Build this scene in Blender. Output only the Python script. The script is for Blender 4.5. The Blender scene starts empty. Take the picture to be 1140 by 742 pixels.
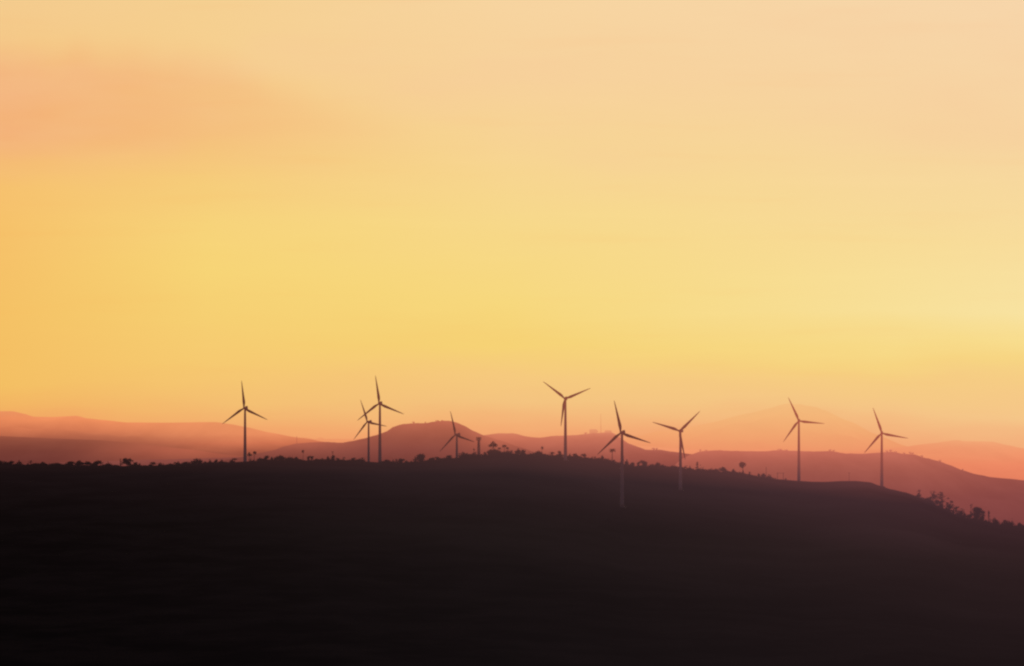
import bpy, math, random
from mathutils import Vector, noise, Matrix
random.seed(7)
S = bpy.context.scene
COL = S.collection
F = 3233.0        # focal length in photo pixels
CAMZ = 350.0
HOR = 490.0       # photo row of the eye level
R_ROT = 36.0

def u_of(px): return (px - 570.0) / F
def z_of(py, d): return CAMZ - (py - HOR) / F * d
def lin(c):
    return tuple(((v/255.0)/12.92 if v/255.0 <= 0.04045 else ((v/255.0+0.055)/1.055)**2.4) for v in c) + (1.0,)
def interp(x, pts):
    if x <= pts[0][0]: return pts[0][1]
    for (a, va), (b, vb) in zip(pts, pts[1:]):
        if x <= b:
            t = (x-a)/(b-a); t = t*t*(3-2*t)*0.35 + t*0.65
            return va + (vb-va)*t
    return pts[-1][1]

# ------------------------------------------------------------------ node helpers
class NT:
    def __init__(s, nt): s.nt = nt; s.n = nt.nodes; s.l = nt.links
    def new(s, t, **k):
        nd = s.n.new(t)
        for a, b in k.items(): setattr(nd, a, b)
        return nd
    def put(s, sock, v):
        if hasattr(v, 'links') or isinstance(v, bpy.types.NodeSocket): s.l.new(v, sock)
        else: sock.default_value = v
    def math(s, op, a, b=0.0, c=0.0, clamp=False):
        nd = s.new('ShaderNodeMath', operation=op, use_clamp=clamp)
        s.put(nd.inputs[0], a); s.put(nd.inputs[1], b); s.put(nd.inputs[2], c)
        return nd.outputs[0]
    def mapr(s, v, a, b, c=0.0, d=1.0, smooth=False):
        nd = s.new('ShaderNodeMapRange', interpolation_type='SMOOTHSTEP' if smooth else 'LINEAR')
        s.put(nd.inputs[0], v); s.put(nd.inputs[1], a); s.put(nd.inputs[2], b); s.put(nd.inputs[3], c); s.put(nd.inputs[4], d)
        return nd.outputs[0]
    def ramp(s, v, stops):
        nd = s.new('ShaderNodeValToRGB'); cr = nd.color_ramp
        stops = sorted(stops, key=lambda q: q[0])
        cr.elements[0].position = stops[0][0]; cr.elements[0].color = stops[0][1]
        cr.elements[1].position = stops[-1][0]; cr.elements[1].color = stops[-1][1]
        for p, c in stops[1:-1]:
            e = cr.elements.new(p); e.color = c
        s.put(nd.inputs[0], v); return nd.outputs[0]
    def mix(s, f, a, b, mode='MIX'):
        nd = s.new('ShaderNodeMix', data_type='RGBA', blend_type=mode)
        s.put(nd.inputs[0], f); s.put(nd.inputs[6], a); s.put(nd.inputs[7], b)
        return nd.outputs[2]
    def noise(s, vec, scale, detail=3.0, rough=0.5):
        nd = s.new('ShaderNodeTexNoise'); nd.inputs['Scale'].default_value = scale
        nd.inputs['Detail'].default_value = detail; nd.inputs['Roughness'].default_value = rough
        if vec is not None: s.put(nd.inputs['Vector'], vec)
        return nd.outputs[0]
    def xyz(s, v):
        nd = s.new('ShaderNodeSeparateXYZ'); s.put(nd.inputs[0], v); return nd.outputs
    def comb(s, x, y, z):
        nd = s.new('ShaderNodeCombineXYZ'); s.put(nd.inputs[0], x); s.put(nd.inputs[1], y); s.put(nd.inputs[2], z); return nd.outputs[0]

def new_mat(name):
    m = bpy.data.materials.new(name); m.use_nodes = True
    m.node_tree.nodes.clear(); return m, NT(m.node_tree)

# evening haze painted into the surfaces as glow: grows with distance, brighter higher up
def near_mat(name, base, rough=0.85, base2=None, nscale=0.4, spec=0.2, haze=1.0, bump=None):
    m, t = new_mat(name)
    pos = t.new('ShaderNodeNewGeometry').outputs['Position']
    x, y, z = t.xyz(pos)[:3]
    b = t.new('ShaderNodeBsdfPrincipled')
    if base2:
        n = t.noise(pos, nscale, 6.0, 0.6)
        t.put(b.inputs['Base Color'], t.mix(t.mapr(n, 0.35, 0.65, smooth=True), base, base2))
    else: b.inputs['Base Color'].default_value = base
    b.inputs['Roughness'].default_value = rough
    b.inputs['Specular IOR Level'].default_value = spec
    if bump:
        bn = t.new('ShaderNodeBump'); bn.inputs['Strength'].default_value = bump[1]; bn.inputs['Distance'].default_value = bump[2]
        t.put(bn.inputs['Height'], t.noise(pos, bump[0], 8.0, 0.65)); t.put(b.inputs['Normal'], bn.outputs[0])
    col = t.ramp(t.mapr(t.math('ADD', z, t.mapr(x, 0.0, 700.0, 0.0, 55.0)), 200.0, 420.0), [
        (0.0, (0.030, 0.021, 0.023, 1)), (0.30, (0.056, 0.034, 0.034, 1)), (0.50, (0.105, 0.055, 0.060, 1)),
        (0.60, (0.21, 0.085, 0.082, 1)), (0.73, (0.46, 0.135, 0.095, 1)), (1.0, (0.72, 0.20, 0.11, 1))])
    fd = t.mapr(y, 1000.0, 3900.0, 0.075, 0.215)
    ax = t.math('DIVIDE', x, t.math('MAXIMUM', y, 500.0))      # painted haze is made stronger towards the right
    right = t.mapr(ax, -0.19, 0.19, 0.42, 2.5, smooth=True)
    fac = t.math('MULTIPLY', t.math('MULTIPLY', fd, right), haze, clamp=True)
    # noise varies the strength of the painted haze
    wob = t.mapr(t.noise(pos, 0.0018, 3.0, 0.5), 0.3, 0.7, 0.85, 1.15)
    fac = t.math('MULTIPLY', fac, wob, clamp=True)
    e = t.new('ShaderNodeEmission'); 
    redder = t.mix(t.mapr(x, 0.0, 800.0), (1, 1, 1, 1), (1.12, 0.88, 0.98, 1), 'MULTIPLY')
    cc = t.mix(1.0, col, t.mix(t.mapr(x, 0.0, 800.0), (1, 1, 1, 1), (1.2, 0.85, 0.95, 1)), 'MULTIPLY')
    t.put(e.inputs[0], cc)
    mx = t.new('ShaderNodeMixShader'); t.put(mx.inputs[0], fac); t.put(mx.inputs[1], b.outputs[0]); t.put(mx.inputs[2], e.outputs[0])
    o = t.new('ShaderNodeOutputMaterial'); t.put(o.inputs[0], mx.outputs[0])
    m.use_backface_culling = False
    return m

def far_mat(name, D, left, right, pxa, pxb, amount=0.93, third=None, gu=1.0):
    """far surfaces with thick evening haze painted in as glow; stops are (photo row at distance D, colour)"""
    m, t = new_mat(name)
    pos = t.new('ShaderNodeNewGeometry').outputs['Position']
    x, y, z = t.xyz(pos)[:3]
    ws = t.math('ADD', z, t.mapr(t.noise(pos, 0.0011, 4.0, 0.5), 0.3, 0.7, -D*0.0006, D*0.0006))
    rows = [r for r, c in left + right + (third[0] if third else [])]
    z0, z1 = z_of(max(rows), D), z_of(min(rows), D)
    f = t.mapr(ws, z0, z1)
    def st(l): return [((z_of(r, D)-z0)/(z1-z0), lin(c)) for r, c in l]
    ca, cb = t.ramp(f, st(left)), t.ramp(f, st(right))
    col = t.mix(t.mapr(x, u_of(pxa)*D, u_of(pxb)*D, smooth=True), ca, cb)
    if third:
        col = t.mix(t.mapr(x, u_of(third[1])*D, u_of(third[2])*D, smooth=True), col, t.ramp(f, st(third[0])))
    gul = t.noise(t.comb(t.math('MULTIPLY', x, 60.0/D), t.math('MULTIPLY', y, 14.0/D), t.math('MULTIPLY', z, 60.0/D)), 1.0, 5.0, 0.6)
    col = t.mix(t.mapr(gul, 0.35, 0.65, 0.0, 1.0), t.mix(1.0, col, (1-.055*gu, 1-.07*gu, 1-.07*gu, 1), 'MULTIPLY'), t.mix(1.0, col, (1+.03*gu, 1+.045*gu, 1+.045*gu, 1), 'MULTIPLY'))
    b = t.new('ShaderNodeBsdfPrincipled'); b.inputs['Roughness'].default_value = 0.95
    b.inputs['Specular IOR Level'].default_value = 0.1
    t.put(b.inputs['Base Color'], t.mix(t.noise(pos, 0.01, 5.0), (0.05, 0.06, 0.03, 1), (0.10, 0.09, 0.05, 1)))
    e = t.new('ShaderNodeEmission'); t.put(e.inputs[0], col); e.inputs[1].default_value = 1.0/amount*0.985  # surface emission stands in for lit haze in front
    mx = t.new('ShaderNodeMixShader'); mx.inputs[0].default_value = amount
    t.put(mx.inputs[1], b.outputs[0]); t.put(mx.inputs[2], e.outputs[0])
    o = t.new('ShaderNodeOutputMaterial'); t.put(o.inputs[0], mx.outputs[0])
    return m

# ------------------------------------------------------------------ world
W = bpy.data.worlds.new("World"); S.world = W; W.use_nodes = True
W.node_tree.nodes.clear(); t = NT(W.node_tree)
g = t.new('ShaderNodeTexCoord').outputs['Generated']
dx, dy, dz = t.xyz(g)[:3]
yy = t.math('MAXIMUM', dy, 0.05)
u = t.math('DIVIDE', dx, yy); v = t.math('DIVIDE', dz, yy)
wv = t.comb(t.math('MULTIPLY', u, 9.0), t.math('MULTIPLY', v, 30.0), 0.0)
wn = t.noise(wv, 1.0, 3.0, 0.5)
wn2 = t.noise(t.comb(t.math('MULTIPLY', u, 16.0), t.math('MULTIPLY', v, 90.0), 3.0), 1.0, 4.0, 0.55)
v2 = t.math('ADD', v, t.mapr(wn, 0.2, 0.8, -0.0045, 0.0045))
v2 = t.math('ADD', v2, t.mapr(wn2, 0.2, 0.8, -0.0018, 0.0018))
SKY = {
 0:   [(-100,(244,203,146)),(0,(244,203,142)),(60,(245,199,132)),(120,(246,198,124)),(185,(246,193,112)),(250,(246,193,106)),(350,(245,193,101)),(420,(244,191,99)),(452,(243,180,98)),(490,(240,155,98))],
 230: [(-100,(245,207,148)),(0,(245,207,145)),(60,(246,207,143)),(130,(246,205,134)),(190,(246,203,122)),(250,(247,211,122)),(300,(247,212,118)),(360,(246,207,114)),(400,(246,201,112)),(440,(244,190,112)),(490,(242,160,105))],
 570: [(-100,(247,213,166)),(0,(247,212,160)),(90,(247,209,154)),(170,(247,212,146)),(250,(247,216,138)),(330,(247,216,126)),(385,(246,210,117)),(420,(246,201,126)),(450,(244,195,127)),(475,(244,177,118)),(500,(240,150,104))],
 1140:[(-100,(247,216,176)),(0,(247,214,171)),(110,(247,212,163)),(190,(247,215,158)),(270,(248,220,155)),(350,(248,226,160)),(385,(248,220,141)),(402,(247,213,131)),(425,(246,205,132)),(460,(245,197,136)),(490,(243,172,122))],
}
V0, V1 = -0.03, 0.19
f = t.mapr(v2, V0, V1)
cols = []
for px in sorted(SKY):
    cols.append((px, t.ramp(f, [(((HOR-r)/F - V0)/(V1-V0), lin(c)) for r, c in SKY[px]])))
cur = cols[0][1]
for (pa, _), (pb, cb) in zip(cols, cols[1:]):
    cur = t.mix(t.mapr(u, u_of(pa), u_of(pb)), cur, cb)
# one soft peach cloud bank, upper left
uw = t.math('ADD', u, t.mapr(wn, 0.2, 0.8, -0.008, 0.008))
top_edge = t.math('ADD', 0.1400, t.math('MULTIPLY', t.math('ADD', uw, 0.176), -0.16))
top_edge = t.math('ADD', top_edge, t.mapr(t.noise(t.comb(t.math('MULTIPLY', u, 22.0), 1.7, 0.0), 1.0, 2.0), 0.3, 0.7, -0.006, 0.006))
m_top = t.mapr(t.math('SUBTRACT', top_edge, v), -0.005, 0.013, smooth=True)
m_bot = t.mapr(v2, 0.0880, 0.1080, smooth=True)
m_side = t.mapr(uw, -0.172, -0.030, 1.0, 0.0)
cl = t.math('MULTIPLY', t.math('MULTIPLY', m_top, m_bot), m_side, clamp=True)
wisp = t.noise(t.comb(t.math('MULTIPLY', u, 30.0), t.math('MULTIPLY', v, 140.0), 9.0), 1.0, 5.0, 0.55)
cl = t.math('MULTIPLY', cl, t.mapr(wisp, 0.25, 0.75, 0.82, 1.0), clamp=True)
cur = t.mix(t.math('MULTIPLY', cl, 0.92), cur, lin((243, 172, 117)))
streak = t.noise(t.comb(t.math('MULTIPLY', u, 12.0), t.math('MULTIPLY', v, 150.0), 21.0), 1.0, 5.0, 0.6)
cur = t.mix(t.mapr(streak, 0.52, 0.75, 0.0, 0.16, smooth=True), cur, t.mix(1.0, cur, (1.04, 1.07, 1.10, 1), 'MULTIPLY'))
cur = t.mix(t.mapr(streak, 0.48, 0.25, 0.0, 0.35, smooth=True), cur, t.mix(1.0, cur, (1.0, 0.93, 0.90, 1), 'MULTIPLY'))
# faint pinkish veil in the middle of the upper sky
veil = t.math('MULTIPLY', t.mapr(wn, 0.45, 0.7, smooth=True), t.mapr(v2, 0.085, 0.11, smooth=True))
cur = t.mix(t.math('MULTIPLY', veil, 0.28), cur, lin((246, 200, 152)))
sky = t.new('ShaderNodeTexSky'); sky.sky_type = 'NISHITA'; sky.sun_disc = False
SUN_AZ = -6.0; SUN_EL = 1.6
sky.sun_elevation = math.radians(SUN_EL); sky.sun_rotation = math.radians(SUN_AZ)
sky.air_density = 1.2; sky.dust_density = 2.0
dusk = t.mix(1.0, sky.outputs[0], (0.048, 0.034, 0.062, 1), 'MULTIPLY')
front = t.math('MULTIPLY', t.mapr(dy, 0.55, 0.93, smooth=True), t.mapr(dz, 0.19, 0.40, 1.0, 0.0, smooth=True))
final = t.mix(front, dusk, cur)
bg = t.new('ShaderNodeBackground'); t.put(bg.inputs[0], final); bg.inputs[1].default_value = 1.0
t.put(t.new('ShaderNodeOutputWorld').inputs[0], bg.outputs[0])

# ------------------------------------------------------------------ sun + camera
sl = bpy.data.lights.new('sun', 'SUN'); sl.energy = 0.5; sl.angle = math.radians(2.0); sl.color = (1.0, 0.55, 0.28)
so = bpy.data.objects.new('sun', sl); COL.objects.link(so)
sd = Vector((math.sin(math.radians(SUN_AZ))*math.cos(math.radians(SUN_EL)), math.cos(math.radians(SUN_AZ))*math.cos(math.radians(SUN_EL)), math.sin(math.radians(SUN_EL))))
so.rotation_euler = sd.to_track_quat('Z', 'Y').to_euler()
so.location = (0, 0, 900)
cd = bpy.data.cameras.new('camera'); cam = bpy.data.objects.new('camera', cd); COL.objects.link(cam)
cam.location = (0, 0, CAMZ); cam.rotation_euler = (math.radians(90), 0, 0)
cd.sensor_width = 36.0; cd.lens = 36.0*F/1140.0; cd.shift_y = (HOR-371.0)/1140.0
cd.clip_start = 1.0; cd.clip_end = 200000.0
S.camera = cam
S.view_settings.view_transform = 'Standard'; S.view_settings.look = 'None'; S.view_settings.exposure = 0
S.cycles.filter_width = 2.3
S.cycles.max_bounces = 4

# ------------------------------------------------------------------ object helpers
def link(name, me, mat, parent=None):
    if mat and not me.materials: me.materials.append(mat)
    o = bpy.data.objects.new(name, me); COL.objects.link(o)
    if parent: o.parent = parent
    return o
def tag(o, label=None, cat=None, group=None, kind=None):
    if label: o['label'] = label
    if cat: o['category'] = cat
    if group: o['group'] = group
    if kind: o['kind'] = kind
    return o
def empty(name, loc, rz=0.0):
    o = bpy.data.objects.new(name, None); COL.objects.link(o); o.location = loc; o.rotation_euler = (0, 0, rz)
    o.empty_display_size = 1.0
    return o
def mesh(name, vs, fs, smooth=False):
    me = bpy.data.meshes.new(name); me.from_pydata([tuple(q) for q in vs], [], fs); me.update()
    if smooth: me.polygons.foreach_set('use_smooth', [True]*len(me.polygons))
    return me
class MB:
    def __init__(s): s.v = []; s.f = []
    def box(s, c, size, rot=None):
        i = len(s.v); hx, hy, hz = size[0]/2, size[1]/2, size[2]/2
        for a in (-1, 1):
            for b in (-1, 1):
                for d in (-1, 1):
                    p = Vector((a*hx, b*hy, d*hz))
                    if rot: p = rot @ p
                    s.v.append(p + Vector(c))
        s.f += [tuple(i+k for k in q) for q in ((0,1,3,2),(4,6,7,5),(0,4,5,1),(2,3,7,6),(0,2,6,4),(1,5,7,3))]
    def tube(s, pts, rads, n=8, cap=True):
        pts = [Vector(p) for p in pts]; rings = []
        for k, p in enumerate(pts):
            d = (pts[min(k+1, len(pts)-1)] - pts[max(k-1, 0)]).normalized()
            a = d.cross(Vector((0, 1, 0)) if abs(d.y) < 0.9 else Vector((1, 0, 0))).normalized(); b = d.cross(a)
            i = len(s.v); rings.append(i)
            for q in range(n):
                w = 2*math.pi*q/n; s.v.append(p + (a*math.cos(w) + b*math.sin(w))*rads[k])
        for i, j in zip(rings, rings[1:]):
            for q in range(n): s.f.append((i+q, i+(q+1) % n, j+(q+1) % n, j+q))
        if cap:
            s.f.append(tuple(rings[0]+q for q in reversed(range(n)))); s.f.append(tuple(rings[-1]+q for q in range(n)))
    def leaf(s, c, size, rng, flat=0.0):
        nrm = Vector((rng.gauss(0, 1), rng.gauss(0, 1), rng.gauss(0, 1)+flat)).normalized()
        a = nrm.orthogonal().normalized(); a.rotate(Matrix.Rotation(rng.random()*6.28, 3, nrm)); b = nrm.cross(a)
        l, w = size*rng.uniform(0.7, 1.3), size*rng.uniform(0.35, 0.7); i = len(s.v)
        s.v += [c - a*l*.5, c + b*w*.5, c + a*l*.5, c - b*w*.5]; s.f.append((i, i+1, i+2, i+3))
    def mesh(s, name, smooth=False): return mesh(name, s.v, s.f, smooth)

# ------------------------------------------------------------------ the wind farm hill
RIDGE = [(-500,512),(-100,514),(0,517),(60,518.3),(110,518.5),(140,519.3),(160,518.8),(185,518.2),(205,516.8),(240,515.8),(271,514.2),(300,513.5),(345,513),
 (370,513),(400,513.6),(425,515.2),(445,516.3),(462,516.2),(478,514.2),(490,512.8),(505,511),(520,509.2),(535,508),(552,506.5),(575,507),(600,508.2),(625,508.4),(645,509.8),
 (665,511.6),(678,514.5),(690,517),(705,519.3),(732,520.5),(756,522.5),(780,524.5),(805,526.2),(827,529),(845,531.4),(866,534),(889,535.8),(905,536.8),(920,536.9),(935,535.9),
 (952,535.7),(968,537),(980,541.2),(992,545),(1008,548.5),(1020,552.5),(1033,558.5),(1050,566),(1066,574),(1080,578.5),(1098,581.5),(1115,586),(1140,590),(1200,600),(1400,640),(1700,700)]
RD = [(-500,3600),(0,3620),(350,3660),(450,3680),(570,3760),(640,3830),(700,3900),(760,3950),(830,3990),(890,4030),(950,3960),(1000,3860),(1140,3700),(1700,3300)]
def ridge_d(px): return interp(px, RD)
def ground_z(px, d):
    Dr = ridge_d(px); pr = interp(px, RIDGE)
    if d <= Dr:
        s = (Dr-d)/(Dr-1600.0)
        py = pr + (765.0-pr)*(max(s, 0)**1.45)
        z = z_of(py, d)
        if d < 1600: z -= ((1600-d)/700.0)**1.3*150
        amp = min(1.0, s*7)
    else:
        k = d-Dr; z = z_of(pr, Dr) - (k*k/(k+260.0))*0.085 - k*0.004
        amp = min(1.0, k/300.0)
    X = u_of(px)*d
    n = noise.fractal(Vector((X*0.0045, d*0.0032, 1.3)), 1.0, 2.0, 5)
    n2 = noise.noise(Vector((X*0.05, d*0.05, 7.3)))
    return z + n*5.0*amp + n2*0.5*amp
def gpos(px, d): return Vector((u_of(px)*d, d, ground_z(px, d)))

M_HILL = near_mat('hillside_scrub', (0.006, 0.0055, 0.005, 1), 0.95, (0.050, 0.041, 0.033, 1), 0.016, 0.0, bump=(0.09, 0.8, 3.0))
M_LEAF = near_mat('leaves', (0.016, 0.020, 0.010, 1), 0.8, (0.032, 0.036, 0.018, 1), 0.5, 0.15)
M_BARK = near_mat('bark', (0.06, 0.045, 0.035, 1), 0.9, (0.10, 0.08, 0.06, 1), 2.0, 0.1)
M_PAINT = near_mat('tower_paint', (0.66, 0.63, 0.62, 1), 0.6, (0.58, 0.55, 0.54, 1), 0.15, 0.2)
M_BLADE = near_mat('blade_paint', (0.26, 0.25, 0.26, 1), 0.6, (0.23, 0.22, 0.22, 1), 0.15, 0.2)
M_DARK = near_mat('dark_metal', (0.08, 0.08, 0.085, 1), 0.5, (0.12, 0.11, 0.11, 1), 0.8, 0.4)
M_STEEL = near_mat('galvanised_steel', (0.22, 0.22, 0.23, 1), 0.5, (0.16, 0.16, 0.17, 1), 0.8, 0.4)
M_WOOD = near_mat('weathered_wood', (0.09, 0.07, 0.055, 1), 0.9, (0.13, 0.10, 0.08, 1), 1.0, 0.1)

def grid_mesh(name, pxs, ds, zf):
    vs = []; fs = []
    for px in pxs:
        for d in ds(px) if callable(ds) else ds: vs.append((u_of(px)*d, d, zf(px, d)))
    n = len(ds(pxs[0])) if callable(ds) else len(ds)
    for i in range(len(pxs)-1):
        for j in range(n-1):
            a = i*n+j; fs.append((a, a+n, a+n+1, a+1))
    return mesh(name, vs, fs, True)
def hill_rows(px):
    Dr = ridge_d(px)
    r = [900, 1050, 1200, 1350, 1500]
    r += [1500 + (Dr-1500)*(1-(1-k/70.0)**1.7) for k in range(1, 71)]
    r += [Dr + 6*k**1.75 for k in range(1, 32)]
    return r
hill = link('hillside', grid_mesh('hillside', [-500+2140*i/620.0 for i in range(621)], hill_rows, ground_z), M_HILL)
tag(hill, kind='structure')

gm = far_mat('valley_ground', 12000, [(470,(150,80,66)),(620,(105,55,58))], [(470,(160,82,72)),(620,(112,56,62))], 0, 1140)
L = 90000.0
N = 24
gv = [(-L + 2*L*i/N, -L*0.3 + 1.3*L*j/N, 20.0) for i in range(N+1) for j in range(N+1)]
gf = [(i*(N+1)+j, (i+1)*(N+1)+j, (i+1)*(N+1)+j+1, i*(N+1)+j+1) for i in range(N) for j in range(N)]
tag(link('ground', mesh('ground', gv, gf), gm), kind='structure')

def track(pts, w, name):
    vs = []; fs = []; n = 60
    for k in range(n+1):
        q = k/n*(len(pts)-1); i = min(int(q), len(pts)-2); f_ = q-i
        P = [pts[max(i-1,0)], pts[i], pts[i+1], pts[min(i+2,len(pts)-1)]]
        def cr(a, b, c, d): return .5*((2*b)+(-a+c)*f_+(2*a-5*b+4*c-d)*f_*f_+(-a+3*b-3*c+d)*f_**3)
        px, dd = cr(*[p[0] for p in P]), cr(*[p[1] for p in P])
        x = u_of(px)*dd
        for sx in (-1, -.33, .33, 1):
            xx = x+sx*w; vs.append((xx, dd+abs(sx)*0.0, ground_z(570+xx/dd*F, dd)+.35))
    for k in range(n):
        for j in range(3): a = k*4+j; fs.append((a, a+1, a+5, a+4))
    tag(link(name, mesh(name, vs, fs, True), M_TRACK), kind='structure')
M_TRACK = near_mat('pale_earth', (0.040, 0.031, 0.029, 1), 0.95, (0.014, 0.011, 0.012, 1), 0.03, 0.0)
track([(640,2830),(680,3000),(688,3120),(660,3300),(600,3440),(630,3600),(640,3690),(700,3640),(752,3540),(800,3640),(860,3820),(889,3990),(950,3930),(978,3850)], 3.2, 'track')

# ------------------------------------------------------------------ far ranges, haze painted into their materials
def hill_range(name, D, prof, mat, rough=0.35, seed=0.0, depth=0.22, px0=-420, px1=1560, n=640, lump=0.0):
    def top(px):
        p = interp(px, prof)
        w = px/60.0 + seed*13
        p += rough*noise.fractal(Vector((w, seed, 0.0)), 0.8, 2.1, 6)
        if lump: p -= lump*max(0.0, noise.noise(Vector((px*0.33, seed, 4.0)))-0.05)
        return p
    rows = [D*(1-depth) + D*depth*(1-(1-k/26.0)**1.6) for k in range(27)] + [D + D*depth*(k/8.0)**1.4 for k in range(1, 9)]
    cache = {}
    def zf(px, d):
        if px not in cache: cache[px] = z_of(top(px), D)
        zt = cache[px]; s = abs(d-D)/(D*depth)
        z = 0.0 + (zt-0.0)*(1-s**1.25)
        nn = noise.fractal(Vector((u_of(px)*d*0.0012, d*0.0012, seed)), 0.9, 2.0, 5)
        return z + nn*D*0.004*min(1.0, s*4)
    o = link(name, grid_mesh(name, [px0+(px1-px0)*i/float(n) for i in range(n+1)], rows, zf), mat)
    tag(o, kind='structure'); return o

FAINT = far_mat('faint_mountain_painted_haze', 30000, [(445,(245,190,124)),(465,(244,180,118)),(480,(243,165,108)),(500,(236,140,98))],
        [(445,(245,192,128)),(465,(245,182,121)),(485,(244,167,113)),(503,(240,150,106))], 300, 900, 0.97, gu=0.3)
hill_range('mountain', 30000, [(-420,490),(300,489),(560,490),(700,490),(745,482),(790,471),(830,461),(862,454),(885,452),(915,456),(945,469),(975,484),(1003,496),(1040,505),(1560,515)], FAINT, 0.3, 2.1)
MR = far_mat('right_far_painted_haze', 20000, [(488,(244,168,116)),(500,(242,152,108)),(515,(236,135,98)),(540,(215,112,88))],
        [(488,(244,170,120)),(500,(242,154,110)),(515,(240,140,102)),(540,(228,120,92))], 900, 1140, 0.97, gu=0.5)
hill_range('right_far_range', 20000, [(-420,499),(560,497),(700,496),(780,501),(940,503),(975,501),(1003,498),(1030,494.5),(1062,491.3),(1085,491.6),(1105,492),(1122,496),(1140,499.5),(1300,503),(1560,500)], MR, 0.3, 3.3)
ML = far_mat('left_far_painted_haze', 16000, [(457,(242,152,99)),(468,(240,143,94)),(479,(214,122,84)),(488,(176,97,72)),(496,(146,79,62)),(515,(110,57,49))],
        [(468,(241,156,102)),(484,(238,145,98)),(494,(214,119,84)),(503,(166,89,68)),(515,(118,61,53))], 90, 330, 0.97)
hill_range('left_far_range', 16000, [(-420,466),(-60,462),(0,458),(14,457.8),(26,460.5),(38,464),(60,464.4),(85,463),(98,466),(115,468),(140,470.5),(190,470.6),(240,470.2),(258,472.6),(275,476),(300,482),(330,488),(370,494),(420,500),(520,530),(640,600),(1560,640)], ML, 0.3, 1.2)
ML2 = far_mat('left_near_painted_haze', 12500, [(484,(165,90,68)),(492,(142,76,60)),(502,(124,64,54)),(515,(110,55,50))],
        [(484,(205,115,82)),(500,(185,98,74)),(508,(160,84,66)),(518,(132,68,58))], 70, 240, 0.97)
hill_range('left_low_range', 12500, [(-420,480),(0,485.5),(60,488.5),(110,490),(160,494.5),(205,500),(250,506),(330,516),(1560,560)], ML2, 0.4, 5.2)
MC = far_mat('middle_back_painted_haze', 11000, [(478,(226,138,102)),(486,(206,116,90)),(495,(186,102,82)),(505,(156,84,71)),(518,(124,65,60))],
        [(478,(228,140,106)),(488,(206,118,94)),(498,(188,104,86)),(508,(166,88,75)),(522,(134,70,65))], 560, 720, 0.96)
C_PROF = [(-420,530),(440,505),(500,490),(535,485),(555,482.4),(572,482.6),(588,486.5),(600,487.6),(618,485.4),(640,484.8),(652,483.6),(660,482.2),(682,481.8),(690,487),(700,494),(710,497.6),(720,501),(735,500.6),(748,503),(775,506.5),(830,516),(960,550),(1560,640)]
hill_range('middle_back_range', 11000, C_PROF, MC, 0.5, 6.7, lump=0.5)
MM = far_mat('middle_painted_haze', 9500, [(470,(200,110,86)),(492,(184,100,78)),(500,(156,84,69)),(508,(134,71,61)),(518,(114,59,54))],
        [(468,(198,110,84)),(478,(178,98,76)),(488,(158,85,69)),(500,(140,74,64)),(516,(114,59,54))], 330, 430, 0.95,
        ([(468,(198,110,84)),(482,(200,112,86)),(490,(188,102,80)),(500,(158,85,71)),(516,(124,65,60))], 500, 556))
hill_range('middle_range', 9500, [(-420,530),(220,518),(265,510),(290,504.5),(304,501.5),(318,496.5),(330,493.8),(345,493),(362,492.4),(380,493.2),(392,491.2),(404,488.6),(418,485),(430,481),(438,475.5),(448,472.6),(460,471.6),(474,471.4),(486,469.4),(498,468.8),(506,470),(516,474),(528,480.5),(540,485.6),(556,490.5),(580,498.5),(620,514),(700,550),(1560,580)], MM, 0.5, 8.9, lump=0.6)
MBm = far_mat('right_ridge_painted_haze', 9000, [(500,(206,114,92)),(512,(184,100,84)),(525,(158,85,74)),(540,(142,74,68)),(590,(112,57,58))],
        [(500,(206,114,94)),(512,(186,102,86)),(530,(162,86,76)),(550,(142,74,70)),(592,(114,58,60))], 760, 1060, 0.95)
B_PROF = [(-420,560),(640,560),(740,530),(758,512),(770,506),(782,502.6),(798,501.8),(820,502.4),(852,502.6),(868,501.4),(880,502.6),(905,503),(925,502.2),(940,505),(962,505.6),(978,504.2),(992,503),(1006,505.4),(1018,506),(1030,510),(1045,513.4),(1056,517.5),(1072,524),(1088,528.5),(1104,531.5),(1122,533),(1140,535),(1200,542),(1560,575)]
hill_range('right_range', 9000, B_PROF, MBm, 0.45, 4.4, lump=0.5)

# ------------------------------------------------------------------ turbines
def blade_mesh():
    mb = MB(); L_ = R_ROT; secs = []
    prof = [(0.9,0.95,0.95),(2.2,0.95,0.95),(5.0,1.45,0.62),(8.0,1.75,0.42),(13,1.45,0.30),(20,1.08,0.20),(27,0.74,0.13),(32,0.50,0.08),(35,0.28,0.05),(36,0.07,0.02)]
    n = 12
    for (r, c, th) in prof:
        tw = math.radians(14*(1-r/L_)); i = len(mb.v); secs.append(i)
        off = 0.0 if r < 3 else -0.28*c
        for q in range(n):
            w = 2*math.pi*q/n; x = c*math.cos(w) - off; y = th*math.sin(w)*(1.0 if r < 3 else (0.65+0.35*math.cos(w)))
            mb.v.append(Vector((x*math.cos(tw)-y*math.sin(tw), x*math.sin(tw)+y*math.cos(tw) - 0.0016*r*r*0.5, r)))
    for i, j in zip(secs, secs[1:]):
        for q in range(n): mb.f.append((i+q, i+(q+1) % n, j+(q+1) % n, j+q))
    mb.f.append(tuple(secs[-1]+q for q in range(n))); mb.f.append(tuple(secs[0]+q for q in reversed(range(n))))
    return mb.mesh('blade', True)
BLADE = blade_mesh()
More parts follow.
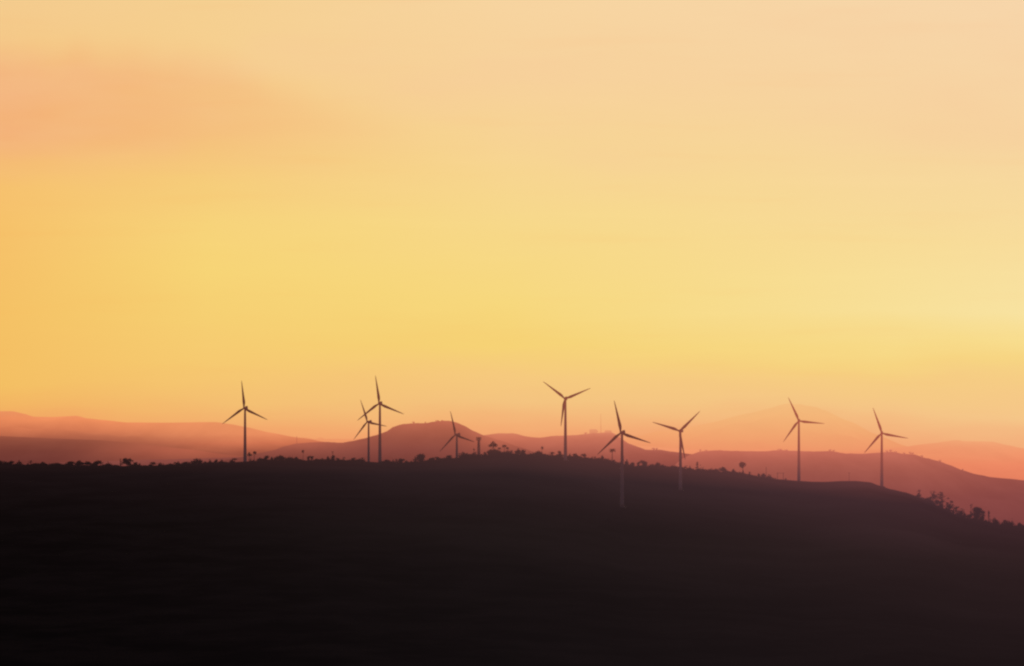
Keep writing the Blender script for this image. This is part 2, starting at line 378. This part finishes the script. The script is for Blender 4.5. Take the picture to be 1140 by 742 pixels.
def superbox(mb, y0, y1, hw, hh, zc, nose=0.75):
    rings = []
    ys = [(y0, nose*0.8), (y0+0.5, nose), (y0+2.0, 1.0), (y1-2.5, 1.0), (y1-0.4, 0.86), (y1, 0.7)]
    for y, s in ys:
        i = len(mb.v); rings.append(i)
        for q in range(16):
            w = 2*math.pi*(q+.5)/16; cx, cz = math.cos(w), math.sin(w)
            mb.v.append(Vector((hw*s*math.copysign(abs(cx)**0.45, cx), y, zc + hh*s*math.copysign(abs(cz)**0.45, cz))))
    for i, j in zip(rings, rings[1:]):
        for q in range(16): mb.f.append((i+q, j+q, j+(q+1) % 16, i+(q+1) % 16))
    mb.f.append(tuple(rings[0]+q for q in range(16))); mb.f.append(tuple(rings[-1]+q for q in reversed(range(16))))
nb = MB(); superbox(nb, -1.9, 7.6, 1.75, 1.85, 0.0); NAC = nb.mesh('nacelle', True)
cb = MB(); cb.box((0, 6.0, 2.25), (2.6, 1.1, 1.0)); cb.box((0, 5.2, 2.05), (1.2, 0.7, 0.5)); COOL = cb.mesh('cooler')
wb = MB(); wb.tube([(0.5,6.9,1.7),(0.5,6.9,3.4)], [0.06,0.05], 6); wb.box((0.5,6.9,3.42), (0.7,0.12,0.12)); VANE = wb.mesh('wind_vane')
hb = MB(); hb.tube([(0,0.9,0),(0,0.4,0),(0,-0.8,0),(0,-1.7,0),(0,-2.3,0),(0,-2.6,0)], [1.25,1.5,1.5,1.15,0.6,0.08], 16); HUB = hb.mesh('hub', True)

TUR = [ # hub px, hub py, blade length px, phase, yaw, label
 (271.6,454.6,31.0,-5,14,'leftmost wind turbine, standing alone on the left skyline beside small palms'),
 (408.8,469.9,26.4,-19,28,'shorter wind turbine overlapped by a taller one, second from the left'),
 (422.0,449.4,31.5,-7.5,12,'tall wind turbine whose lower left blade crosses the shorter turbine beside it'),
 (506.8,484.3,27.5,-13,32,'low wind turbine in front of the middle hill, just left of the lattice tower'),
 (628.9,444.1,31.5,-52,10,'wind turbine with its blades in a Y shape, highest above the middle of the ridge'),
 (691.2,482.0,37.0,-12,20,'nearest and largest wind turbine, its pale tower rooted low on the dark hillside'),
 (756.4,480.0,33.0,47.5,20,'wind turbine with one blade hanging beside its tower, right of the nearest turbine'),
 (889.2,468.8,29.0,-24,8,'second wind turbine from the right, standing on the bare skyline'),
 (981.6,482.5,30.0,-19,8,'rightmost wind turbine, standing where the ridge starts to fall away'),
]
TGRP = 'wind turbines along the ridge'
for (hx, hy, bl, ph, yaw, lab) in TUR:
    d = F*R_ROT/bl
    hubp = Vector((u_of(hx)*d, d, z_of(hy, d)))
    psi = math.radians(yaw)
    # rotor looks towards the camera and a little to the left
    base_xy = hubp + Vector((math.sin(psi)*4.2, math.cos(psi)*4.2, 0))
    bpx = 570 + base_xy.x/base_xy.y*F
    bz = ground_z(bpx, base_xy.y) - 0.4
    t0 = empty('wind_turbine', (base_xy.x, base_xy.y, bz))
    tag(t0, lab, 'wind turbine', TGRP)
    H = hubp.z - bz
    tb = MB(); K = 14
    tb.tube([(0,0,(H-1.7)*k/K) for k in range(K+1)], [2.25-1.0*(k/K)**0.9 for k in range(K+1)], 24)
    link('tower', tb.mesh('tower', True), M_PAINT, t0)
    fb = MB(); fb.tube([(0,0,-0.6),(0,0,0.45)], [4.6,4.2], 24); link('foundation', fb.mesh('foundation'), M_STEEL, t0)
    db = MB(); db.box((0,-2.22,1.9),(0.95,0.16,2.1)); link('door', db.mesh('door'), M_DARK, t0)
    nac = link('nacelle', NAC, M_PAINT, t0); nac.location = (0,0,H); nac.rotation_euler = (0,0,-psi)
    cl_ = link('cooler', COOL, M_DARK, nac)
    va_ = link('wind_vane', VANE, M_DARK, nac)
    hub = link('hub', HUB, M_PAINT, t0)
    fwd = Vector((-math.sin(psi), -math.cos(psi), 0))
    hub.location = Vector((0,0,H)) + fwd*3.3; hub.rotation_euler = (0,0,-psi)
    for k in range(3):
        a = math.radians(ph + 120*k)
        b = link('blade', BLADE, M_BLADE, t0)
        b.location = Vector((0,0,H)) + fwd*4.1
        b.rotation_euler = (Matrix.Rotation(-psi, 3, 'Z') @ Matrix.Rotation(a, 3, 'Y')).to_euler()

# ------------------------------------------------------------------ vegetation prototypes (crown meshes, unit metres)
def crown(kind, h, w, seed, dens=1.0):
    """h total height, w crown width; returns trunk mesh, crown mesh"""
    rng = random.Random(seed); tr = MB(); cr = MB()
    lean = Vector((rng.uniform(-.06,.06)*h, rng.uniform(-.06,.06)*h, 0))
    if kind == 'palm':
        pts = [Vector((0,0,-1))+lean*0, lean*0.3+Vector((0,0,h*0.45)), lean*1.1+Vector((0,0,h*0.86))]
        tr.tube(pts, [0.38,0.27,0.22], 7)
        top = pts[-1]
        for k in range(15):
            a = 2*math.pi*k/15 + rng.uniform(-.2,.2); el = rng.uniform(0.0, 1.2); Lf = w*0.55*rng.uniform(.85,1.15)
            dirv = Vector((math.cos(a), math.sin(a), 0)); prev = top.copy(); side = dirv.cross(Vector((0,0,1)))
            for s in range(6):
                e = el - s*0.42; nx = prev + (dirv*math.cos(e)+Vector((0,0,1))*math.sin(e))*Lf/6
                wd = (0.5, 0.8, 0.85, 0.7, 0.5, 0.2)[s]*w/7.5
                i = len(cr.v); dr = Vector((0,0,-0.45*wd))
                cr.v += [prev, prev+side*wd+dr, nx+side*wd*.8+dr, nx, nx-side*wd*.8+dr, prev-side*wd+dr]
                cr.f += [(i,i+1,i+2,i+3),(i,i+3,i+4,i+5)]; prev = nx
        return tr, cr
    if kind == 'umbrella': 
        z0, lobes = 0.66, []
        for _ in range(13):
            a_, q_ = rng.uniform(0, 6.28), rng.random()**.6; lobes.append((Vector((math.cos(a_)*q_*.36*w, math.sin(a_)*q_*.36*w, h*(.90-.24*q_*q_+rng.uniform(-.03,.03)))), w*rng.uniform(.15,.24), .65))
    elif kind == 'round': z0, lobes = 0.4, [(Vector((rng.gauss(0,.17)*w, rng.gauss(0,.17)*w, h*rng.uniform(.30,.84))), w*rng.uniform(.24,.36), .9) for _ in range(12)]
    elif kind == 'lolly': z0, lobes = 0.7, [(Vector((rng.gauss(0,.18)*w, rng.gauss(0,.18)*w, h*rng.uniform(.68,.90))), w*rng.uniform(.22,.30), .9) for _ in range(10)]
    elif kind == 'cone': z0, lobes = 0.2, [(Vector((rng.gauss(0,.08)*w, rng.gauss(0,.08)*w, h*(.2+.72*q/8.0))), w*(.45-.37*q/8.0), .8) for q in range(9)]
    elif kind == 'sparse': z0, lobes = 0.5, [(Vector((rng.gauss(0,.24)*w, rng.gauss(0,.24)*w, h*rng.uniform(.25,.95))), w*rng.uniform(.13,.24), .8) for _ in range(16)]
    elif kind == 'narrow': z0, lobes = 0.5, [(Vector((rng.gauss(0,.10)*w, rng.gauss(0,.10)*w, h*rng.uniform(.25,.93))), w*rng.uniform(.22,.34), 1.2) for _ in range(9)]
    else: 
        z0, lobes = 0.15, []
        for _ in range(14):
            a_, q_ = rng.uniform(0, 6.28), rng.random()**.7; lobes.append((Vector((math.cos(a_)*q_*.38*w, math.sin(a_)*q_*.38*w, h*(.72*(1-.62*q_)*rng.uniform(.45,1.0)))), min(w*.34,h*.5)*rng.uniform(.5,1.1), .8))
    if kind != 'bush':
        pts = [Vector((0,0,-1)), lean*.4+Vector((0,0,h*z0*.6)), lean+Vector((0,0,h*max(z0,.55)))]
        tr.tube(pts, [h*.028+.1, h*.02+.08, h*.012+.05], 7)
        for c, r, s in lobes:
            tr.tube([lean*.6+Vector((0,0,h*z0*rng.uniform(.6,1.0))), (c+lean)*.55+Vector((0,0,h*z0*.45)), c+lean], [h*.010+.05, .08, .04], 5)
    for c, r, s in lobes:
        n = int(dens*34*max(1.0, (r/1.2)**1.6))
        if kind in ('bush', 'round', 'sparse') and rng.random() < .6:
            tip = c + Vector((rng.gauss(0,.3)*r, rng.gauss(0,.3)*r, r*s*rng.uniform(1.1,1.7)))
            for q_ in range(7): cr.leaf(c.lerp(tip, .4+.6*q_/6) + Vector((rng.gauss(0,.12), rng.gauss(0,.12), 0)), .5, rng, .3)
        for _ in range(min(n, 260)):
            q = Vector((rng.gauss(0,1), rng.gauss(0,1), rng.gauss(0,1))).normalized()*r*rng.random()**0.45
            q.z *= s; p = c + lean*(1 if kind != 'bush' else 0) + q
            if p.z < 0.0: p.z = abs(p.z)*.3
            cr.leaf(p, max(.55, r*.42), rng, .3)
    return tr, cr

PROTO = {}
def proto(kind, var):
    k = (kind, var)
    if k not in PROTO:
        dims = {'palm':(12,7.5),'umbrella':(11,9),'lolly':(13,9),'round':(9,8),'cone':(9,5),'sparse':(16,9),'narrow':(12,4.5),'bush':(4,8)}[kind]
        tr, cr = crown(kind, dims[0], dims[1], hash(kind) % 1 + var*17 + len(kind)*101, 1.0)
        PROTO[k] = (dims, tr.mesh('trunk', True) if tr.v else None, cr.mesh('crown'))
        for me in PROTO[k][1:]:
            if me: me.materials.append(M_BARK if me.name.startswith('trunk') else M_LEAF)
    return PROTO[k]
NAMES = {'palm':'palm_tree','umbrella':'umbrella_tree','round':'broadleaf_tree','lolly':'broadleaf_tree','cone':'conical_tree','sparse':'sparse_tree','narrow':'narrow_tree','bush':'bush'}
def plant(kind, px, top, w, label, group=None, cat=None, dd=None, base=None, rng=random):
    """px, top: photo column and row of the top; w width in photo pixels; stands on the ridge line"""
    d = ridge_d(px) + (rng.uniform(-14, 4) if dd is None else dd)
    p = gpos(px, d)
    h = (z_of(top, d) - p.z) ; wm = w/F*d
    if h < 1.2: h = 1.2
    dims, tm, cm = proto(kind, rng.randrange(7))
    sc = (wm/dims[1]*1.2, wm/dims[1]*1.2, h/dims[0]*1.06)
    if kind == 'bush':
        o = link('bush', cm, None); o.location = p - Vector((0,0,0.3))
    else:
        o = empty(NAMES[kind], p)
        for nm, me in (('trunk', tm), ('crown', cm)):
            c = link(nm, me, None, o)
    o.rotation_euler = (0, 0, rng.uniform(0, 6.28)); o.scale = sc
    tag(o, label, cat or ('bush' if kind == 'bush' else 'palm tree' if kind == 'palm' else 'tree'), group)
    return o

T = [ # kind, px, top, w, label
 ('bush',5,512.6,16,'wide dark bush at the far left end of the skyline'),
 ('cone',22,512.6,6,'small pointed tree near the left end of the skyline'),
 ('bush',40,515,14,'second dark bush from the left end of the skyline'),
 ('bush',63,514.8,15,'flat wide bush between the left end of the skyline and the row of trees'),
 ('round',79,514,8,'first small tree in the row left of the dense solitary tree'),
 ('round',87,513.6,7,'second small tree in the row left of the dense solitary tree'),
 ('round',97,514.2,8,'third small tree in the row left of the dense solitary tree'),
 ('round',108,513.4,7,'fourth small tree in the row left of the dense solitary tree'),
 ('sparse',120,514.5,5,'slanting twiggy tree at the right end of the left row'),
 ('narrow',134.3,510.3,2,'thin bare stem just left of the dense solitary tree'),
 ('round',141.8,511,8,'dense solitary tree standing up on the left skyline'),
 ('cone',155,515.5,4,'tiny pointed tree right of the dense solitary tree'),
 ('bush',190,516,9,'low bush on the plain stretch left of the round dome tree'),
 ('cone',198.5,513.8,5,'small pointed tree left of the round dome tree'),
 ('bush',208,513.8,9,'bush touching the left side of the round dome tree'),
 ('bush',220.5,510.6,15,'large round dome tree on the left skyline'),
 ('bush',238,514,10,'bush right of the round dome tree'),
 ('cone',246,511.6,6,'pointed tree between the round dome tree and the leftmost turbine'),
 ('umbrella',261.5,510.6,6,'small flat topped tree just left of the leftmost turbine'),
 ('umbrella',277.5,504.4,5,'thin flat topped tree just right of the leftmost turbine'),
 ('palm',283,502.6,5,'slender small palm with a round tuft, right of the leftmost turbine'),
 ('bush',289,509,8,'bush at the foot of the slender palm near the leftmost turbine'),
 ('round',297,508,6,'small tree a little right of the slender palm near the leftmost turbine'),
 ('round',308,510,6,'small tree touching the left side of a larger round tree'),
 ('round',313,507.6,8,'larger round tree on the ridge right of the leftmost turbine'),
 ('bush',322.5,508,11,'dense blocky clump of foliage between two rounder trees'),
 ('bush',331,511,6,'low bush right of the dense blocky clump'),
 ('palm',337.5,501.5,3.5,'very thin palm stem with a tiny tuft, left of a flat topped tree'),
 ('umbrella',347,508.2,9,'flat topped tree right of the very thin palm'),
 ('bush',354,510.5,8,'bush right of the flat topped tree'),
 ('bush',398,511,14,'broad low bush just left of the overlapping pair of turbines'),
 ('cone',438,511.4,4,'first tiny tree right of the overlapping pair of turbines'),
 ('round',446.5,511.4,5.5,'second tiny tree right of the overlapping pair of turbines'),
 ('bush',453,512.4,5,'low bush between the tiny trees and the dark upright tree'),
 ('narrow',462,507.4,3,'thin tree touching the dark upright tree'),
 ('round',468.3,505.8,8,'dark upright tree between the overlapping turbines and the low turbine'),
 ('cone',479,510,4,'small pointed tree right of the dark upright tree'),
 ('bush',516,503.6,11,'dense bush just right of the low turbine tower'),
 ('narrow',528.3,498.6,4,'thin dark tree immediately left of the lattice tower'),
 ('bush',528,504.2,10,'rounded bush at the foot of the lattice tower'),
 ('umbrella',549,492.6,9,'tall umbrella shaped tree rising over bushes right of the lattice tower'),
 ('bush',549,499,18,'broad bush under the tall umbrella shaped tree'),
 ('palm',555.8,498.4,5,'short palm just right of the umbrella shaped tree'),
 ('palm',561.5,495.4,6,'leaning palm, tallest of the palms right of the umbrella shaped tree'),
 ('palm',565.3,498.4,4.5,'small palm just right of the leaning palm'),
 ('bush',563.5,501.2,12,'rounded bush below the leaning palm'),
 ('cone',577.5,499.4,8,'pyramid shaped tree right of the palm cluster'),
 ('bush',583,503,8,'bush on the right flank of the pyramid shaped tree'),
 ('bush',592.5,505,11,'low mound of scrub between the pyramid shaped tree and the thin palm'),
 ('round',599,502.6,7,'small tree touching the thin palm left of the Y shaped turbine'),
 ('palm',603.2,497.6,3.5,'thin palm left of the turbine with blades in a Y shape'),
 ('cone',641.5,505,5,'small pointed tree right of the turbine with blades in a Y shape'),
 ('bush',674.5,509.6,8,'bush immediately left of the tall isolated palm'),
 ('palm',681.5,499.8,9,'tall isolated palm under the left blade of the nearest turbine'),
 ('narrow',694,507.6,4,'narrow tree partly behind the tower of the nearest turbine'),
 ('cone',698,511.4,4.5,'small conical tree right of the tower of the nearest turbine'),
 ('round',717,513.4,7.5,'round tree midway between the nearest turbine and the next one right'),
 ('round',732,515.4,6,'smaller round tree right of the midway round tree'),
 ('bush',741,518.4,8,'rounded bush left of the turbine with a hanging blade'),
 ('bush',751.5,517.6,11,'larger bush touching the tower with a hanging blade'),
 ('bush',767,520.8,11,'low bush just right of the tower with a hanging blade'),
 ('sparse',777,514.8,5,'thin sparse tree with a raised tip, right of the tower with a hanging blade'),
 ('bush',784,522.6,6,'small bush right of the thin sparse tree'),
 ('bush',797.5,521.8,9,'rounded bush left of a small round tree on the falling ridge'),
 ('round',806,520.8,6.5,'small round tree left of the lollipop shaped tree'),
 ('bush',816.5,524.2,9,'bush just left of the lollipop shaped tree'),
 ('lolly',827,515.6,8,'solitary lollipop shaped tree with a dense round head on the right skyline'),
 ('cone',827.5,524.0,4.5,'small cone of foliage at the foot of the lollipop shaped tree'),
 ('cone',834,526.4,3.5,'tiny pointed tree right of the lollipop shaped tree'),
 ('cone',874.5,532.2,3,'tiny tree just right of the two legged power pole'),
 ('sparse',1038.5,547.4,10,'left one of the two tall ragged trees on the right slope'),
 ('sparse',1049.5,548.8,10,'right one of the two tall ragged trees on the right slope'),
 ('sparse',1057,558,9,'ragged lower tree just right of the two tall ragged trees'),
 ('sparse',1065,564.6,9,'slanting thin tree on the right slope below the ragged trees'),
 ('narrow',1073,567.6,2.5,'thin stem between the ragged trees and the dense round tree'),
 ('narrow',1080.5,562.4,5,'tall narrow tree left of the dense round tree on the right slope'),
 ('round',1088.5,566.4,10,'dense round tree on the right slope'),
 ('narrow',1094.5,569,5,'narrow tree touching the right side of the dense round tree'),
 ('narrow',1100.5,569.6,4,'separate narrow tree right of the dense round tree'),
 ('bush',1107.5,577,9,'low bush between the narrow trees and the wide spreading tree'),
 ('bush',1119,577.6,15,'wide spreading tree near the right edge'),
 ('bush',1135,582.4,13,'dark bush at the right edge of the slope'),
]
rr = random.Random(11)
for kind, px, top, w, lab in T: plant(kind, px, top, w, lab, rng=rr)
# nondescript low growth between them
SECT = [(-30,262,'low scrub bush on the skyline left of the leftmost turbine','low bushes left of the leftmost turbine',46, 2.4),
        (277,405,'low scrub bush on the skyline between the leftmost turbine and the overlapping pair','low bushes right of the leftmost turbine',34, 2.6),
        (426,505,'low scrub bush between the overlapping pair of turbines and the low turbine','low bushes left of the low turbine',26, 2.6),
        (508,625,'low scrub bush on the crest around the lattice tower','low bushes on the crest',40, 3.2),
        (632,752,'low scrub bush on the ridge on either side of the nearest turbine','low bushes around the nearest turbine',34, 2.6),
        (760,860,'low scrub bush on the ridge right of the turbine with a hanging blade','low bushes on the falling ridge',28, 2.8),
        (1022,1160,'low scrub bush on the steep slope near the right edge','low bushes on the right slope',40, 4.2)]
for a, b, lab, grp, n, hh in SECT:
    for k in range(n):
        px = a + (b-a)*(k+rr.random())/n
        plant('bush', px, interp(px, RIDGE) - rr.uniform(0.8, hh*1.25), rr.uniform(4, 11), lab, grp, rng=rr)
    for k in range(n//2):
        px = a + (b-a)*(k+rr.random())/(n//2)
        plant(rr.choice(['round', 'cone', 'sparse', 'sparse', 'round']), px, interp(px, RIDGE) - rr.uniform(hh, hh*1.9), rr.uniform(2.5, 5.5),
              lab.replace('low scrub bush', 'small ragged tree'), grp.replace('low bushes', 'small ragged trees'), rng=rr)
for a, b, n in ((487, 503, 6),):
    for k in range(n):
        px = a + (b-a)*(k+.5)/n
        plant('cone', px, interp(px, RIDGE)-rr.uniform(2.2,3.6), 3.4, 'tiny tree in the even row just left of the low turbine', 'row of tiny trees left of the low turbine', rng=rr)

# scrub on the hillside facing us: nobody could count it
sc = MB(); rs = random.Random(5)
for k in range(2600):
    px = rs.uniform(-40, 1180); Dr = ridge_d(px); d = Dr - (Dr-2400)*rs.random()**1.3 - 6
    if noise.noise(Vector((u_of(px)*d*.004, d*.004, 9))) < -0.12: continue
    p = gpos(px, d); r = rs.uniform(0.8, 2.6)
    for _ in range(16):
        q = Vector((rs.gauss(0,.5)*r, rs.gauss(0,.5)*r, abs(rs.gauss(0,.4))*r)); sc.leaf(p+q, r*.55, rs, .3)
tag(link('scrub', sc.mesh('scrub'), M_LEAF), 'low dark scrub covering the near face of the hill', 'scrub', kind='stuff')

# ------------------------------------------------------------------ lattice tower
d = ridge_d(533)-4; p = gpos(533, d); Ht = z_of(486.4, d) - p.z
lt = empty('lattice_tower', p, 0.35); tag(lt, 'stout lattice tower with a wide head of antennas, right of the low turbine', 'communications tower')
def cw(z): return 1.45 - 0.40*z/Ht
for sx in (-1, 1):
    for sy in (-1, 1):
        m = MB(); m.tube([(sx*cw(0), sy*cw(0), -1), (sx*cw(Ht), sy*cw(Ht), Ht*0.96)], [.24,.18], 6); link('leg', m.mesh('leg'), M_STEEL, lt)
m = MB(); nb_ = 9
for k in range(nb_):
    z0, z1 = Ht*.96*k/nb_, Ht*.96*(k+1)/nb_; a, b = cw(z0), cw(z1)
    for (ax, ay, bx, by) in ((-1,-1,1,-1),(1,-1,1,1),(1,1,-1,1),(-1,1,-1,-1)):
        m.tube([(ax*a,ay*a,z0),(bx*b,by*b,z1)], [.12,.12], 4); m.tube([(bx*a,by*a,z0),(ax*b,ay*b,z1)], [.12,.12], 4)
        m.tube([(ax*b,ay*b,z1),(bx*b,by*b,z1)], [.1,.1], 4)
link('bracing', m.mesh('bracing'), M_STEEL, lt)
m = MB(); m.tube([(0,0,Ht*.80),(0,0,Ht*.80+.3)], [3.1,3.1], 12); m.tube([(0,0,Ht*.93),(0,0,Ht*.93+.25)], [3.0,3.0], 12); link('platform', m.mesh('platform'), M_DARK, lt)
for k in range(9):
    a = 2*math.pi*k/9; m = MB(); m.box((math.cos(a)*3.15, math.sin(a)*3.15, Ht*.905), (.28, .8, Ht*.17), Matrix.Rotation(a, 3, 'Z')); link('antenna', m.mesh('antenna'), M_DARK, lt)
m = MB(); m.tube([(0,0,0),(0,0,Ht*.8)], [.55,.45], 8); link('cable_duct', m.mesh('cable_duct'), M_STEEL, lt)

# ------------------------------------------------------------------ power poles
def pole(px, top, label, arm=2.4, double=False, w=6.5, arms=1, r=.2):
    d = ridge_d(px) - 3; p = gpos(px, d); h = z_of(top, d)-p.z
    o = empty('power_pole', p, 0.15); tag(o, label, 'power pole')
    xs = (-w/2, w/2) if double else (0,)
    for x in xs:
        zz = ground_z(px + x/d*F, d) - p.z
        m = MB(); m.tube([(x,0,zz-1),(x,0,h)], [r*1.25,r], 8); link('post', m.mesh('post'), M_WOOD, o)
    for k in range(arms):
        m = MB(); L_ = (w+2.4) if double else arm; m.box((0,-.18,h-.6-1.5*k), (L_, .28, .34)); link('crossarm', m.mesh('crossarm'), M_WOOD, o)
        for q in (-.45, 0, .45):
            m = MB(); m.tube([(L_*q,-.18,h-.43-1.5*k),(L_*q,-.18,h+.05-1.5*k)], [.11,.14], 6); link('insulator', m.mesh('insulator'), M_DARK, o)
pole(370.3, 502.6, 'power pole with crossarm above a tree, left of the overlapping pair of turbines', 2.8, arms=2)
pole(853, 520.6, 'lone thin power pole between the lollipop shaped tree and the two legged pole', 1.4, r=.28)
pole(868.8, 526.6, 'two legged H shaped power pole left of the second turbine from the right', double=True, w=8.2, r=.26)
pole(945.3, 526.4, 'thin power pole with a short crossarm between the two rightmost turbines', 2.6)
plant('round',370.5,507.5,4,'small round tree around the foot of the power pole with crossarm')

# ------------------------------------------------------------------ things on the far hills
def far_tree_mesh(seed):
    r = random.Random(seed); m = MB()
    for _ in range(5):
        c = Vector((r.uniform(-3,3), r.uniform(-2,2), r.uniform(3,7)))
        for _ in range(45):
            q = Vector((r.gauss(0,1), r.gauss(0,1), r.gauss(0,1))).normalized()*2.4*r.random()**.4; m.leaf(c+q, 1.5, r)
    m.tube([(0,0,-3),(0,0,4)], [.35,.25], 6)
    return m.mesh('distant_tree')
FT = [far_tree_mesh(s) for s in range(4)]
def far_trees(prof, D, items, mat, lab, grp):
    for px, top, w in items:
        zt = z_of(interp(px, prof)+.9, D); h = max(6.0, z_of(top, D)-zt)
        me = FT[rr.randrange(4)].copy(); me.materials.clear(); me.materials.append(mat)
        o = link('distant_tree', me, None); o.location = (u_of(px)*D, D, zt); o.scale = (w/F*D/9, w/F*D/9, h/8.5)
        tag(o, lab, 'tree', grp)
far_trees(B_PROF, 9000, [(780,500.6,3),(786,501,3),(868,500,5),(875,500.8,4),(924,500.6,4),(928,501,3),(987,501.6,3),(992,501,5),(997,502.6,3),(1006,504,3),(1013,503.4,3),(1016,504,3),(1026,507.2,3),(1046,512.4,3),(1072,522.4,3)], MBm,
   'tiny hazy tree on the crest of the right hand hill behind the turbines', 'hazy trees on the crest of the right hand hill')
far_trees([(420,484.5),(438,475.5),(448,472.6),(474,471.4),(486,469.4),(510,471)], 9500, [(330.5,491,2.5),(346,491.4,3),(361,490.4,3),(392,490,3),(460,469.6,3),(474,470,3),(487,468,4),(492,467.8,3)][4:], MM,
   'tiny hazy tree on top of the middle hill', 'hazy trees on top of the middle hill')
far_trees(C_PROF, 11000, [(652,481.4,4),(664,479.6,4),(690,484.4,4),(727,499,4),(731,499,3)], MC, 'tiny hazy tree on the hill carrying the tall mast', 'hazy trees on the hill with the mast')
def far_mast(px, base, top, D, mat, label, r):
    zb = z_of(base, D); h = z_of(top, D)-zb
    o = empty('radio_mast', (u_of(px)*D, D, zb)); tag(o, label, 'mast')
    for k in range(3):
        a = k*2.094; m = MB(); m.tube([(r*math.cos(a), r*math.sin(a), -8),(r*.55*math.cos(a), r*.55*math.sin(a), h)], [.42,.3], 5); link('leg', m.mesh('leg'), mat, o)
    m = MB(); n = int(h/4)
    for k in range(n):
        for q in range(3):
            a, b = q*2.094, (q+1)*2.094; ra = r*(1-.45*k/n); rb = r*(1-.45*(k+1)/n)
            m.tube([(ra*math.cos(a), ra*math.sin(a), h*k/n),(rb*math.cos(b), rb*math.sin(b), h*(k+1)/n)], [.28,.28], 4)
    link('bracing', m.mesh('bracing'), mat, o)
M_MAST = far_mat('mast_painted_haze', 11000, [(455,(236,172,118)),(470,(232,158,108)),(484,(222,130,98))], [(455,(236,172,118)),(470,(232,158,108)),(484,(222,130,98))], 560, 720, 0.97)  # mast colour is haze painted on as glow
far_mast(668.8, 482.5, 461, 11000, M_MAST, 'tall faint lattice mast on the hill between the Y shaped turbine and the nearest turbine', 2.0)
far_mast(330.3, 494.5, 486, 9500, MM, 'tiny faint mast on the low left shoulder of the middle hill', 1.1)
M_BLD = far_mat('building_painted_haze', 11000, [(476,(236,156,112)),(484,(226,140,104))], [(476,(236,156,112)),(484,(226,140,104))], 560, 720, 0.97)  # walls and roofs glow with painted haze
for px, w, top, lab in ((660.5, 8.5, 478.6, 'low hazy building left of the tall faint mast'), (677, 7.5, 479.8, 'low hazy building right of the tall faint mast')):
    D = 11000; zb = z_of(483.5, D); h = z_of(top, D)-zb; wm = w/F*D
    o = empty('hilltop_building', (u_of(px)*D, D, zb)); tag(o, lab, 'building')
    m = MB(); m.box((0,0,h/2-4), (wm, 14, h+4)); link('wall', m.mesh('wall'), M_BLD, o)
    m = MB(); hw = wm/2+.8; i = 0
    m.v += [Vector(q) for q in ((-hw,-8,h-2),(hw,-8,h-2),(hw,8,h-2),(-hw,8,h-2),(-hw*.8,0,h+1.5),(hw*.8,0,h+1.5))]
    m.f += [(0,1,5,4),(1,2,5),(2,3,4,5),(3,0,4),(3,2,1,0)]
    link('roof', m.mesh('roof'), M_BLD, o)
